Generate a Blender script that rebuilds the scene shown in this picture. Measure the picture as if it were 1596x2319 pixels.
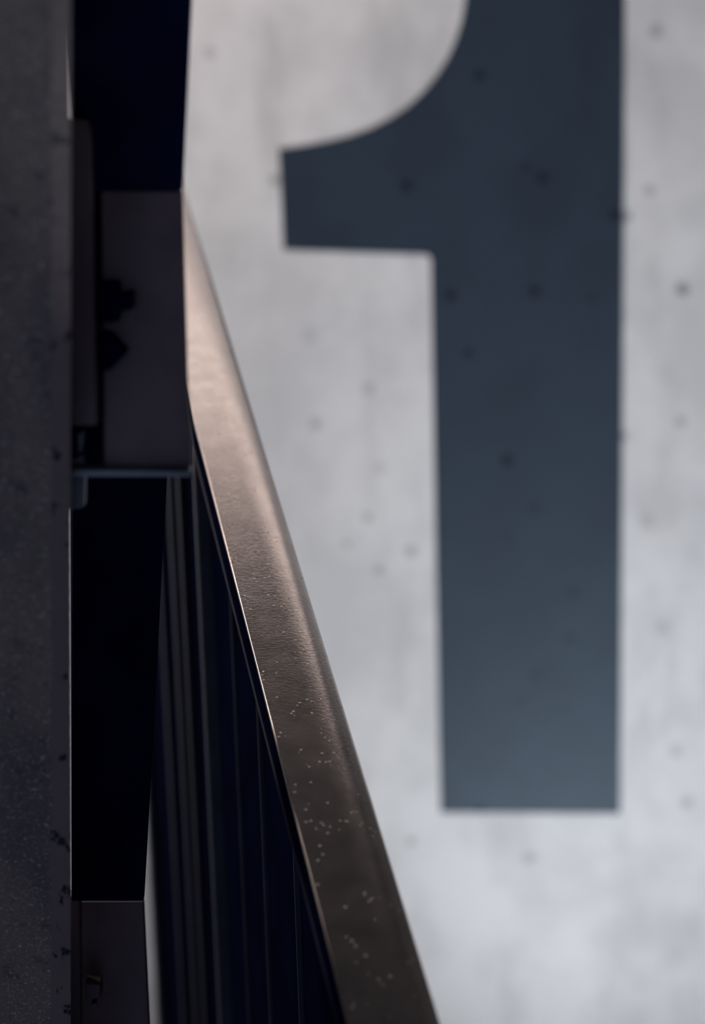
import bpy, bmesh, math, random
from mathutils import Vector, Matrix, noise

for o in list(bpy.data.objects):
    bpy.data.objects.remove(o)
scene = bpy.context.scene
COL = scene.collection

# ------------------------------------------------------------------ camera
FPX, CX, CY = 4500.0, 798.0, 1159.5
PITCH, ROLL = math.radians(13.8), math.radians(-1.6)
EYE = Vector((0, 0, 2.4))
FWD = Vector((0, math.cos(PITCH), -math.sin(PITCH)))
UP0 = Vector((0, math.sin(PITCH), math.cos(PITCH)))
RT0 = Vector((1, 0, 0))
RT = RT0 * math.cos(ROLL) + UP0 * math.sin(ROLL)
UP = UP0 * math.cos(ROLL) - RT0 * math.sin(ROLL)
cam_data = bpy.data.cameras.new('camera')
cam = bpy.data.objects.new('camera', cam_data)
COL.objects.link(cam)
m = Matrix((RT, UP, -FWD)).transposed().to_4x4()
m.translation = EYE
cam.matrix_world = m
cam_data.sensor_fit = 'VERTICAL'
cam_data.sensor_height = 36.0
cam_data.sensor_width = 36.0
cam_data.lens = FPX / 2319.0 * 36.0
cam_data.clip_start = 0.02
cam_data.dof.use_dof = True
cam_data.dof.focus_distance = 1.58
cam_data.dof.aperture_fstop = 3.2
scene.camera = cam

WALL_Y, ROOM_H = 3.4, 3.32

# ------------------------------------------------------------------ light
world = bpy.data.worlds.new('world')
scene.world = world
world.use_nodes = True
world.node_tree.nodes['Background'].inputs[0].default_value = (0.40, 0.45, 0.68, 1)
world.node_tree.nodes['Background'].inputs[1].default_value = 0.5


def area(name, loc, look, sx, sy, power, col):
    d = bpy.data.lights.new(name, 'AREA')
    d.shape = 'RECTANGLE'; d.size = sx; d.size_y = sy; d.energy = power; d.color = col
    o = bpy.data.objects.new(name, d); COL.objects.link(o)
    o.location = loc
    o.rotation_euler = (Vector(look) - Vector(loc)).to_track_quat('-Z', 'Y').to_euler()
    return o


# added unseen lights: cool below the floor hole, warm above the ceiling slot
area('unseen_floor_fill', (1.15, 1.9, -1.7), (1.15, 1.9, 3), 2.4, 2.9, 570, (0.92, 0.965, 1.0))
area('unseen_slot_fill', (0, 3.17, ROOM_H + .15), (0, 3.17, 0), 1.5, .34, 4.0, (1.0, 0.85, 0.76))
area('unseen_wall_fill', (-1.35, 2.7, ROOM_H - .15), (-.1, 3.4, 1.9), .9, .12, 24, (1.0, 0.85, 0.79))  # added unseen fill for the left of the wall, no lamp body

scene.view_settings.view_transform = 'Standard'
scene.view_settings.look = 'None'
scene.view_settings.exposure = 0.0
scene.view_settings.gamma = 1.0
scene.view_settings.use_curve_mapping = False

# ------------------------------------------------------------------ helpers
def ray(px, py):
    return FWD + RT * ((px - CX) / FPX) + UP * ((CY - py) / FPX)


def at(px, py, d):
    return EYE + ray(px, py) * d


def on_wall(px, py, y=WALL_Y):
    r = ray(px, py)
    return EYE + r * ((y - EYE.y) / r.y)


def mat(name, col, rough=0.6, metal=0.0, spec=0.5):
    mt = bpy.data.materials.new(name); mt.use_nodes = True
    b = mt.node_tree.nodes['Principled BSDF']
    b.inputs['Base Color'].default_value = (*col, 1)
    b.inputs['Roughness'].default_value = rough
    b.inputs['Metallic'].default_value = metal
    b.inputs['Specular IOR Level'].default_value = spec
    return mt


class NT:
    """small node-building helper"""
    def __init__(self, mt):
        self.t = mt.node_tree; self.b = self.t.nodes['Principled BSDF']
        self.tc = self.t.nodes.new('ShaderNodeNewGeometry').outputs['Position']

    def n(self, typ, **kw):
        nd = self.t.nodes.new(typ)
        for k, v in kw.items(): setattr(nd, k, v)
        return nd

    def link(self, a, b): self.t.links.new(a, b)

    def mapping(self, scale, src=None):
        mp = self.n('ShaderNodeMapping'); mp.inputs['Scale'].default_value = scale
        self.link(src or self.tc, mp.inputs['Vector']); return mp.outputs[0]

    def noise(self, scale, detail=4, vec=None, rough=0.55):
        nd = self.n('ShaderNodeTexNoise'); nd.inputs['Scale'].default_value = scale
        nd.inputs['Detail'].default_value = detail; nd.inputs['Roughness'].default_value = rough
        self.link(vec or self.tc, nd.inputs['Vector']); return nd.outputs['Fac']

    def remap(self, v, a, b, c=0.0, d=1.0, smooth=True):
        r = self.n('ShaderNodeMapRange', interpolation_type='SMOOTHSTEP' if smooth else 'LINEAR')
        for i, x in enumerate((a, b, c, d)): r.inputs[i + 1].default_value = x
        self.link(v, r.inputs[0]); return r.outputs[0]

    def math(self, op, a, b):
        nd = self.n('ShaderNodeMath', operation=op)
        for i, x in enumerate((a, b)):
            if isinstance(x, (int, float)): nd.inputs[i].default_value = x
            else: self.link(x, nd.inputs[i])
        return nd.outputs[0]

    def mix(self, fac, a, b, mode='MIX'):
        nd = self.n('ShaderNodeMix', data_type='RGBA', blend_type=mode)
        for i, x in ((0, fac), (6, a), (7, b)):
            if isinstance(x, (int, float)): nd.inputs[i].default_value = x
            elif isinstance(x, tuple): nd.inputs[i].default_value = (*x, 1)
            else: self.link(x, nd.inputs[i])
        return nd.outputs[2]

    def bump(self, h, strength, dist):
        nd = self.n('ShaderNodeBump'); nd.inputs['Strength'].default_value = strength
        nd.inputs['Distance'].default_value = dist
        self.link(h, nd.inputs['Height']); self.link(nd.outputs[0], self.b.inputs['Normal'])

    def color(self, c): self.link(c, self.b.inputs['Base Color'])


# air holes and stains of the cast concrete (position on the numbered wall, radius, depth of tone)
SPOTS = [(1085, 170, 20, .8), (920, 420, 21, .9), (1190, 380, 20, .6), (1228, 402, 22, .8), (1020, 668, 20, .9),
         (1210, 658, 20, .9), (1340, 675, 17, .5), (1060, 800, 20, .8), (1148, 1043, 21, 1.), (1208, 1150, 20, .6),
         (1150, 1215, 18, .4), (1300, 1340, 19, .6), (1288, 1445, 18, .6), (1212, 1528, 24, .4), (1175, 1588, 20, .4),
         (1087, 1833, 14, 1.), (1392, 488, 20, .9), (1545, 655, 21, .75), (1485, 70, 24, .4), (1540, 955, 20, .4),
         (858, 1290, 18, .45), (785, 1232, 16, .3), (832, 1172, 17, .4), (835, 880, 20, .35), (930, 1248, 20, .45),
         (1555, 1818, 22, .4), (1198, 1942, 24, .35), (932, 1905, 19, .35), (475, 120, 22, .3), (715, 960, 20, .35),
         (1412, 988, 15, .6), (622, 408, 18, .5), (1418, 490, 18, .6), (1470, 430, 18, .4), (1530, 1700, 26, .25),
         (700, 760, 30, .2), (860, 1060, 22, .2), (1465, 1180, 26, .2), (1500, 1420, 30, .2)]


def spot_mask(nt):
    acc = None
    for px, py, r, s in SPOTS:
        p = on_wall(px, py)
        d = nt.n('ShaderNodeVectorMath', operation='DISTANCE')
        nt.link(nt.tc, d.inputs[0]); d.inputs[1].default_value = p
        v = nt.remap(d.outputs['Value'], r * 3.4 / FPX, r * 1.0 / FPX, 0, s)
        acc = v if acc is None else nt.math('MAXIMUM', acc, v)
    return acc


# ------------------------------------------------------------------ materials
def concrete(name, lo, hi, pits=False, rough=0.8):
    mt = mat(name, hi, rough, spec=0.3); nt = NT(mt)
    a = nt.noise(2.6, 5); b = nt.noise(11, 4)
    v = nt.math('ADD', nt.math('MULTIPLY', a, .6), nt.math('MULTIPLY', b, .4))
    c = nt.mix(nt.remap(v, .38, .62), lo, hi)
    # broad cloudy float marks, slightly drawn out upwards
    st = nt.noise(7, 3, nt.mapping((1.4, 1, .45)))
    c = nt.mix(nt.remap(st, .50, .72, 0, .45), c, tuple(x * .72 for x in lo))
    if pits:
        c = nt.mix(spot_mask(nt), c, (.10, .10, .115))
    nt.color(c)
    nt.bump(nt.noise(160, 3), .12, .002)
    return mt


M_WALL = concrete('pale_cast_concrete', (.54, .54, .555), (.66, .66, .672), True)
M_SIDE = concrete('dark_painted_concrete', (.035, .035, .04), (.05, .05, .055))
M_FLOOR = concrete('polished_concrete_floor', (.48, .49, .51), (.58, .59, .61), False, .5)
M_CEIL = mat('dark_ceiling_paint', (.010, .010, .012), .9, spec=.1)

M_NUM = mat('slate_wall_paint', (.040, .058, .078), .45, spec=.75)
M_NUM.node_tree.nodes['Principled BSDF'].inputs['Specular Tint'].default_value = (.72, .87, 1, 1)
nt = NT(M_NUM)
c = nt.mix(nt.remap(nt.noise(9, 4), .35, .65), (.014, .022, .037), (.017, .028, .045))
pit = nt.math('MULTIPLY', spot_mask(nt), .7)
nt.color(nt.mix(pit, c, (.003, .004, .007)))
nt.link(nt.remap(pit, 0, 1, .75, .2), nt.b.inputs['Specular IOR Level'])
nt.bump(nt.noise(220, 3), .15, .001)

# near concrete: brown-grey, grainy
M_PIER = mat('brown_grey_concrete', (.10, .09, .085), .55); nt = NT(M_PIER)
c = nt.mix(nt.remap(nt.noise(14, 5, nt.mapping((1, 1, .3))), .35, .68), (.125, .105, .110), (.23, .195, .155))
c = nt.mix(nt.remap(nt.noise(60, 4), .56, .72, 0, .6), c, (.05, .05, .07))
graze_speck = nt.noise(430, 3, None, .7)  # dark and pale specks paint grazing light on the grain
c = nt.mix(nt.remap(graze_speck, .42, .30, 0, .75), c, (.05, .05, .06))
c = nt.mix(nt.remap(graze_speck, .57, .70, 0, .8), c, (.75, .72, .68))
nt.color(c)
grain = nt.math('ADD', nt.noise(420, 4, nt.mapping((.6, 1, 1.3)), .7), nt.math('MULTIPLY', nt.noise(90, 3), .6))
nt.bump(grain, .55, .0022)
M_ARRIS = mat('chipped_concrete_edge', (.13, .115, .115), .6); nt = NT(M_ARRIS)
chip = nt.remap(nt.noise(75, 3, nt.mapping((1.2, 1, .55))), .60, .66)
nt.color(nt.mix(chip, nt.mix(nt.noise(30, 4), (.15, .12, .12), (.23, .19, .17)), (.015, .014, .03)))
nt.bump(nt.math('SUBTRACT', nt.math('MULTIPLY', nt.noise(300, 3), .5), chip), .5, .002)

# bronze-brown painted steel handrail with bubbles in the coating
M_RAIL = mat('bronze_coated_steel', (.42, .345, .305), .36, 1.0); nt = NT(M_RAIL)
c = nt.mix(nt.remap(nt.noise(35, 5), .35, .65), (.62, .55, .505), (.67, .595, .55))
nt.color(c)
fine = nt.noise(520, 3, nt.mapping((.7, 1, 1)))
vor = nt.n('ShaderNodeTexVoronoi'); vor.inputs['Scale'].default_value = 210; nt.link(nt.tc, vor.inputs['Vector'])
sel = nt.remap(nt.noise(60, 2), .52, .66)
bub = nt.math('MULTIPLY', nt.remap(vor.outputs['Distance'], .24, .05), sel)
nt.bump(nt.math('ADD', nt.math('MULTIPLY', fine, .3), nt.math('MULTIPLY', bub, 1.2)), .42, .0010)
nt.link(nt.remap(nt.noise(50, 4), .3, .7, .235, .27), nt.b.inputs['Roughness'])


def black_steel(name, col, rough, metal=.0, spec=.5):
    mt = mat(name, col, rough, metal, spec); nt = NT(mt)
    nt.color(nt.mix(nt.remap(nt.noise(18, 4), .35, .65), tuple(x * .8 for x in col), tuple(x * 1.2 for x in col)))
    nt.bump(nt.noise(350, 2), .06, .0008)
    return mt


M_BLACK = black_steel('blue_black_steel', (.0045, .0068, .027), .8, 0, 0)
M_RIB = black_steel('blue_black_rib_steel', (.013, .021, .052), .45, 0, .12)
M_GLINT = black_steel('glint_blue_steel', (.035, .055, .10), .38, 0, .4)  # lighter blue paints the glint on one rib
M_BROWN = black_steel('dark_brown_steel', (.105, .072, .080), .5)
M_GALV = black_steel('galvanised_steel', (.16, .20, .23), .4, .4)


# ------------------------------------------------------------------ mesh helpers
def link(name, me, mt, parent=None):
    o = bpy.data.objects.new(name, me); COL.objects.link(o)
    me.materials.append(mt)
    if parent:
        o.parent = parent
        me.transform(Matrix.Translation(-parent.location))
    return o


def tag(o, label, cat, group=None):
    o['label'] = label; o['category'] = cat
    if group: o['group'] = group


def empty(name, loc, label, cat, group=None):
    o = bpy.data.objects.new(name, None); COL.objects.link(o); o.location = loc
    o.empty_display_size = .1
    tag(o, label, cat, group); return o


def slab(name, pts, back, mt, parent=None, bevel=0.0, seg=2):
    """solid from a front outline and a thickness vector"""
    bm = bmesh.new()
    back = Vector(back)
    f = [bm.verts.new(p) for p in pts]; b = [bm.verts.new(Vector(p) + back) for p in pts]
    n = len(pts)
    bm.faces.new(f); bm.faces.new(b[::-1])
    for i in range(n):
        bm.faces.new((f[i], b[i], b[(i + 1) % n], f[(i + 1) % n]))
    bmesh.ops.recalc_face_normals(bm, faces=bm.faces)
    if bevel:
        bmesh.ops.bevel(bm, geom=bm.edges[:], offset=bevel, segments=seg, profile=.5, affect='EDGES', clamp_overlap=True)
    me = bpy.data.meshes.new(name); bm.to_mesh(me); bm.free()
    return link(name, me, mt, parent)


def block(name, a, b, mt, parent=None, bevel=0.0):
    a, b = Vector(a), Vector(b)
    return slab(name, [(a.x, a.y, a.z), (b.x, a.y, a.z), (b.x, a.y, b.z), (a.x, a.y, b.z)], (0, b.y - a.y, 0), mt, parent, bevel)


def structure(o):
    o['kind'] = 'structure'; return o


# ------------------------------------------------------------------ the room
XL, XR, Y0 = -2.6, 1.12, -1.2


def boxes(name, cells, mt):
    bm = bmesh.new()
    for (x0, x1), (y0, y1), (z0, z1) in cells:
        mtx = Matrix.Translation(((x0 + x1) / 2, (y0 + y1) / 2, (z0 + z1) / 2)) @ Matrix.Diagonal((x1 - x0, y1 - y0, z1 - z0, 1))
        bmesh.ops.create_cube(bm, size=1, matrix=mtx)
    me = bpy.data.meshes.new(name); bm.to_mesh(me); bm.free()
    return structure(link(name, me, mt))


def with_hole(x, y, z):
    (xa, xb, xc, xd), (ya, yb, yc, yd) = x, y
    return [((xa, xb), (ya, yd), z), ((xc, xd), (ya, yd), z), ((xb, xc), (ya, yb), z), ((xb, xc), (yc, yd), z)]


# floor and ceiling, each with a hole added to let a light through
boxes('floor', with_hole((XL - .2, .22, 1.05, XR + .2), (Y0, .7, 2.89, WALL_Y + .2), (-.2, 0)), M_FLOOR)
boxes('ceiling', with_hole((XL - .2, -1.9, .8, XR + .2), (Y0, 2.96, 3.36, WALL_Y + .2), (ROOM_H, ROOM_H + .1)), M_CEIL)
structure(block('wall_left', (XL - .2, Y0, 0), (XL, WALL_Y, ROOM_H), M_SIDE))
structure(block('wall_back', (XL - .2, WALL_Y, 0), (XR + .2, WALL_Y + .2, ROOM_H), M_WALL))
structure(block('wall_right', (XR, Y0, 0), (XR + .2, WALL_Y, ROOM_H), M_SIDE))
# ------------------------------------------------------------------ painted numeral
out = [(632, 338)]
# hooked flag of the numeral: quarter-ellipse sweep
curve = [(690, 330), (740, 321), (790, 309), (840, 291), (885, 268), (925, 241), (960, 208), (990, 171), (1014, 132),
         (1032, 92), (1045, 50), (1054, 0), (1058, -50), (1060, -110)]
out += curve + [(1062, -260), (1418, -260), (1414, 0), (1404, 1843), (998, 1840), (995, 1700), (985, 1150), (976, 592), (974, 583), (968, 578),
                (958, 576), (642, 566)]
num = slab('painted_numeral', [on_wall(x, y, WALL_Y - .0015) for x, y in out], (0, .0014, 0), M_NUM)
tag(num, 'tall slate blue numeral 1 painted on the pale concrete wall', 'numeral')

# ------------------------------------------------------------------ near concrete pier
# leaning pier at the flight's side: front face, chipped bevelled edge, side face
rows = []
NR = 260
random.seed(4)
for i in range(NR + 1):
    t = i / NR
    py = -120 + t * 2560
    d = 1.09 + .25 * t + .22 * t * t
    j1 = noise.noise(Vector((0, 0, i * .35))) * 3.5 + noise.noise(Vector((7, 0, i * .07))) * 4
    j2 = noise.noise(Vector((3, 0, i * .55))) * 1.2
    rows.append((at(-6000, py, d), at(116 + j1, py, d), at(160 + j2, py, d + .004), at(130, py, d + .17), at(-6000, py, d + .17)))
lowp = [Vector((p.x, p.y, 0)) for p in rows[-1]]
topp = [Vector((p.x, p.y, ROOM_H)) for p in rows[0]]
rows = [topp] + rows + [lowp]
bm = bmesh.new(); vs = [[bm.verts.new(p) for p in r] for r in rows]
for i in range(len(rows) - 1):
    for k in range(5):
        q = (vs[i][k], vs[i][(k + 1) % 5], vs[i + 1][(k + 1) % 5], vs[i + 1][k])
        f = bm.faces.new(q); f.material_index = 1 if k == 1 else 0
bm.faces.new(vs[0]); bm.faces.new(vs[-1][::-1])
bmesh.ops.recalc_face_normals(bm, faces=bm.faces)
me = bpy.data.meshes.new('wall_near'); bm.to_mesh(me); bm.free()
pier = structure(link('wall_near', me, M_PIER)); me.materials.append(M_ARRIS)

# ------------------------------------------------------------------ balustrade with the sloping handrail
YAW, EL = math.radians(-10.825), math.radians(19.057)
P0 = EYE + Vector((-.08957, 1.54187, -.46468))          # a point on the rail's left top edge
DH = Vector((math.sin(YAW), math.cos(YAW), 0)); WD = Vector((math.cos(YAW), -math.sin(YAW), 0))
D = DH * math.cos(EL) + Vector((0, 0, math.sin(EL)))
NRM = WD.cross(D).normalized()
RW, RH = .060, .0335
S0, S1 = -1.0, 1.12
base = P0 + DH * .1 + WD * .03
bal = empty('stair_balustrade', (base.x, base.y, 0), 'bronze topped sloping stair handrail above a black ribbed balustrade', 'balustrade')


def plane_s(px, py, off=0.0):
    """distance along the balustrade where a sight line meets it"""
    r = ray(px, py); q = P0 + WD * off
    t = (q - EYE).dot(WD) / r.dot(WD)
    return (EYE + r * t - P0).dot(DH)


# rail profile: (across, up); small left radius, broad soft right shoulder
prof = []
def arc(cx, cy, rx, ry, a0, a1, n):
    for i in range(n + 1):
        a = math.radians(a0 + (a1 - a0) * i / n)
        prof.append((cx + rx * math.cos(a), cy + ry * math.sin(a)))
arc(.0007, -.0007, .0007, .0007, 180, 90, 5)
arc(RW - .030, -.0125, .030, .0125, 90, 0, 18)
prof += [(RW - .003, -.0125), (RW - .022, -.0045), (.002, -.004), (0, -.0035)]
bm = bmesh.new()
segs = 24
rings = []
for i in range(segs + 1):
    c0 = P0 + D * (S0 + (S1 - S0) * i / segs)
    rings.append([bm.verts.new(c0 + WD * a + Vector((0, 0, b))) for a, b in prof])
np_ = len(prof)
for i in range(segs):
    for k in range(np_):
        f = bm.faces.new((rings[i][k], rings[i][(k + 1) % np_], rings[i + 1][(k + 1) % np_], rings[i + 1][k])); f.smooth = True
bm.faces.new(rings[0][::-1]); bm.faces.new(rings[-1])
bmesh.ops.recalc_face_normals(bm, faces=bm.faces)
me = bpy.data.meshes.new('handrail'); bm.to_mesh(me); bm.free()
rail = link('handrail', me, M_RAIL, bal)
rail['label'] = 'bronze brown coated steel rail cap'
wn = rail.modifiers.new('weighted', 'WEIGHTED_NORMAL'); wn.keep_sharp = True; wn.weight = 100


bar0 = P0 + D * S0 + WD * .0004
slab('rail_bar', [bar0 + Vector((0, 0, -.0036)), bar0 + D * (S1 - S0) + Vector((0, 0, -.0036)), bar0 + D * (S1 - S0) + Vector((0, 0, -RH)), bar0 + Vector((0, 0, -RH))],
     WD * .036, M_BLACK, bal, .0018, 3)

bd0 = P0 + D * S0 - WD * .0012 + Vector((0, 0, -RH + .001))
slab('rail_glint', [bd0, bd0 + D * (S1 - S0), bd0 + D * (S1 - S0) + Vector((0, 0, -.003)), bd0 + Vector((0, 0, -.003))], WD * .012, M_RIB, bal, .0012, 3)  # lighter strip added to draw a glint along the bar's lower edge


def under(s):
    """height of the rail's underside at plan distance s"""
    return P0.z + s * math.tan(EL) - RH


# infill panel and ribs, down to the floor
PA, PB = .022, .034
s_end = plane_s(346, 2150, .004)
h0, h1 = S0 * math.cos(EL) + .02, s_end
slab('infill_panel', [P0 + DH * h0 + WD * PA - Vector((0, 0, P0.z)),
                      P0 + DH * h1 + WD * PA - Vector((0, 0, P0.z)),
                      Vector((*(P0 + DH * h1 + WD * PA).xy, under(h1) + .001)),
                      Vector((*(P0 + DH * h0 + WD * PA).xy, under(h0) + .001))], WD * (PB - PA), M_BLACK, bal)


def rib(name, s, wid, a, b, mt, bev):
    q = [P0 + DH * (s - wid / 2), P0 + DH * (s + wid / 2)]
    pts = [Vector((*(q[0] + WD * a).xy, 0)), Vector((*(q[1] + WD * a).xy, 0)),
           Vector((*(q[1] + WD * a).xy, under(s + wid / 2) + .002)), Vector((*(q[0] + WD * a).xy, under(s - wid / 2) + .002))]
    return slab(name, pts, WD * (b - a), mt, bal, bev, 2)


for px, wid, a in ((381, .035, .012), (410, .035, .012), (431, .03, .012), (467, .018, .008), (535, .010, .018), (585, .010, .018), (655, .01, .018)):
    rib('rib', plane_s(px, 1700, a), wid, a, PA + .004, M_GLINT if px == 467 else M_RIB, .003)
rib('end_post', s_end - .03, .06, .004, .04, M_RIB, .004)

# ------------------------------------------------------------------ folded steel side panels
TH = Vector((0, .009, 0))


def flat(pts):
    """points of one flat sheet: the first, second and last fix its plane"""
    q = [at(*p) for p in pts]
    n = (q[1] - q[0]).cross(q[-1] - q[0])
    return [EYE + ray(p[0], p[1]) * ((q[0] - EYE).dot(n) / ray(p[0], p[1]).dot(n)) for p in pts]


def folded_panel(label, upper, lower, strip, lip, base_px, extra):
    b = at(*base_px)
    root = empty('folded_panel', b, label, 'steel panel')
    up = slab('upper_leaf', flat(upper), TH, M_BLACK, root, .0016)  # black puts the shade of the down-facing leaf into its colour
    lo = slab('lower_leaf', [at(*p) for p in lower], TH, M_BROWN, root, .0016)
    st = slab('edge_bar', [at(*p) for p in strip], TH * 1.6, M_BROWN, root, .0016)
    if lip:
        slab('bottom_flange', [at(*p) for p in lip], Vector((0, .02, 0)), M_GALV, root, .0012)
    for fn in extra: fn(root)
    return root


def bracket_upper(root):
    slab('shade_plate', [at(*p) for p in ((110, 395, 1.312), (300, 395, 1.312), (300, 1058, 1.332), (110, 1058, 1.332))], (0, .008, 0), M_BLACK, root, .001)  # dark sheet added as the shadow band beside the lower leaf
    d = 1.262
    g = slab('bracket', [at(*p) for p in ((226, 640, d), (268, 640, d), (268, 668, d), (300, 662, d), (300, 702, d), (270, 704, d), (268, 730, d), (224, 730, d))],
             (0, .02, 0), M_BLACK, root, .001)
    g['label'] = 'black notched bracket'
    d = 1.266
    slab('gusset', [at(*p) for p in ((230, 752, d), (252, 758, d), (286, 800, d), (250, 838, d), (230, 842, d))], (0, .02, 0), M_BLACK, root, .001)
    d = 1.30
    slab('clip', [at(*p) for p in ((150, 1050, d), (186, 1030, d), (192, 1080, d), (190, 1150, d), (150, 1156, d))], (0, .012, 0), M_GALV, root, .001)
    slab('clip', [at(*p) for p in ((174, 985, d), (190, 975, d), (186, 1020, d), (176, 1030, d))], (0, .012, 0), M_GALV, root, .001)


folded_panel('folded brown steel panel, upper leaf coloured black for shade, with notched bracket, hung over the handrail',
             [(133, -700, 1.161), (467, -700, 1.161), (412, 432, 1.27), (167, 432, 1.27)],
             [(228, 432, 1.27), (412, 432, 1.27), (419, 690, 1.278), (424, 880, 1.284), (433, 1000, 1.288), (433, 1062, 1.29), (234, 1062, 1.29)],
             [(120, 270, 1.245), (196, 270, 1.245), (203, 300, 1.246), (220, 965, 1.268), (120, 965, 1.268)],
             [(110, 1062, 1.275), (432, 1066, 1.275), (432, 1080, 1.275), (110, 1080, 1.275)],
             (130, 1062, 1.29), [bracket_upper])


def bracket_lower(root):
    d = 1.66
    slab('bracket', [at(*p) for p in ((192, 2228, d), (226, 2230, d), (228, 2262, d), (194, 2264, d))], (0, .02, 0), M_BROWN, root, .001)
    slab('highlight_block', [at(*p) for p in ((206, 2272, d), (218, 2272, d), (218, 2284, d), (206, 2284, d))], (0, .02, 0), M_GALV, root, .002)  # pale block stands in for a highlight under the bracket


folded_panel('plain blue black folded steel panel below the bracketed panel, against chipped concrete edge',
             [(159, 1010, 1.50), (380, 1010, 1.50), (354, 1500, 1.54), (325, 2042, 1.62), (161.5, 2042, 1.62)],
             [(120, 2042, 1.69), (325, 2042, 1.69), (338, 2319, 1.70), (346, 2500, 1.71), (120, 2500, 1.71)],
             [(120, 2030, 1.655), (181, 2030, 1.655), (183, 2500, 1.675), (120, 2500, 1.675)],
             None, (130, 2500, 1.71), [bracket_lower])
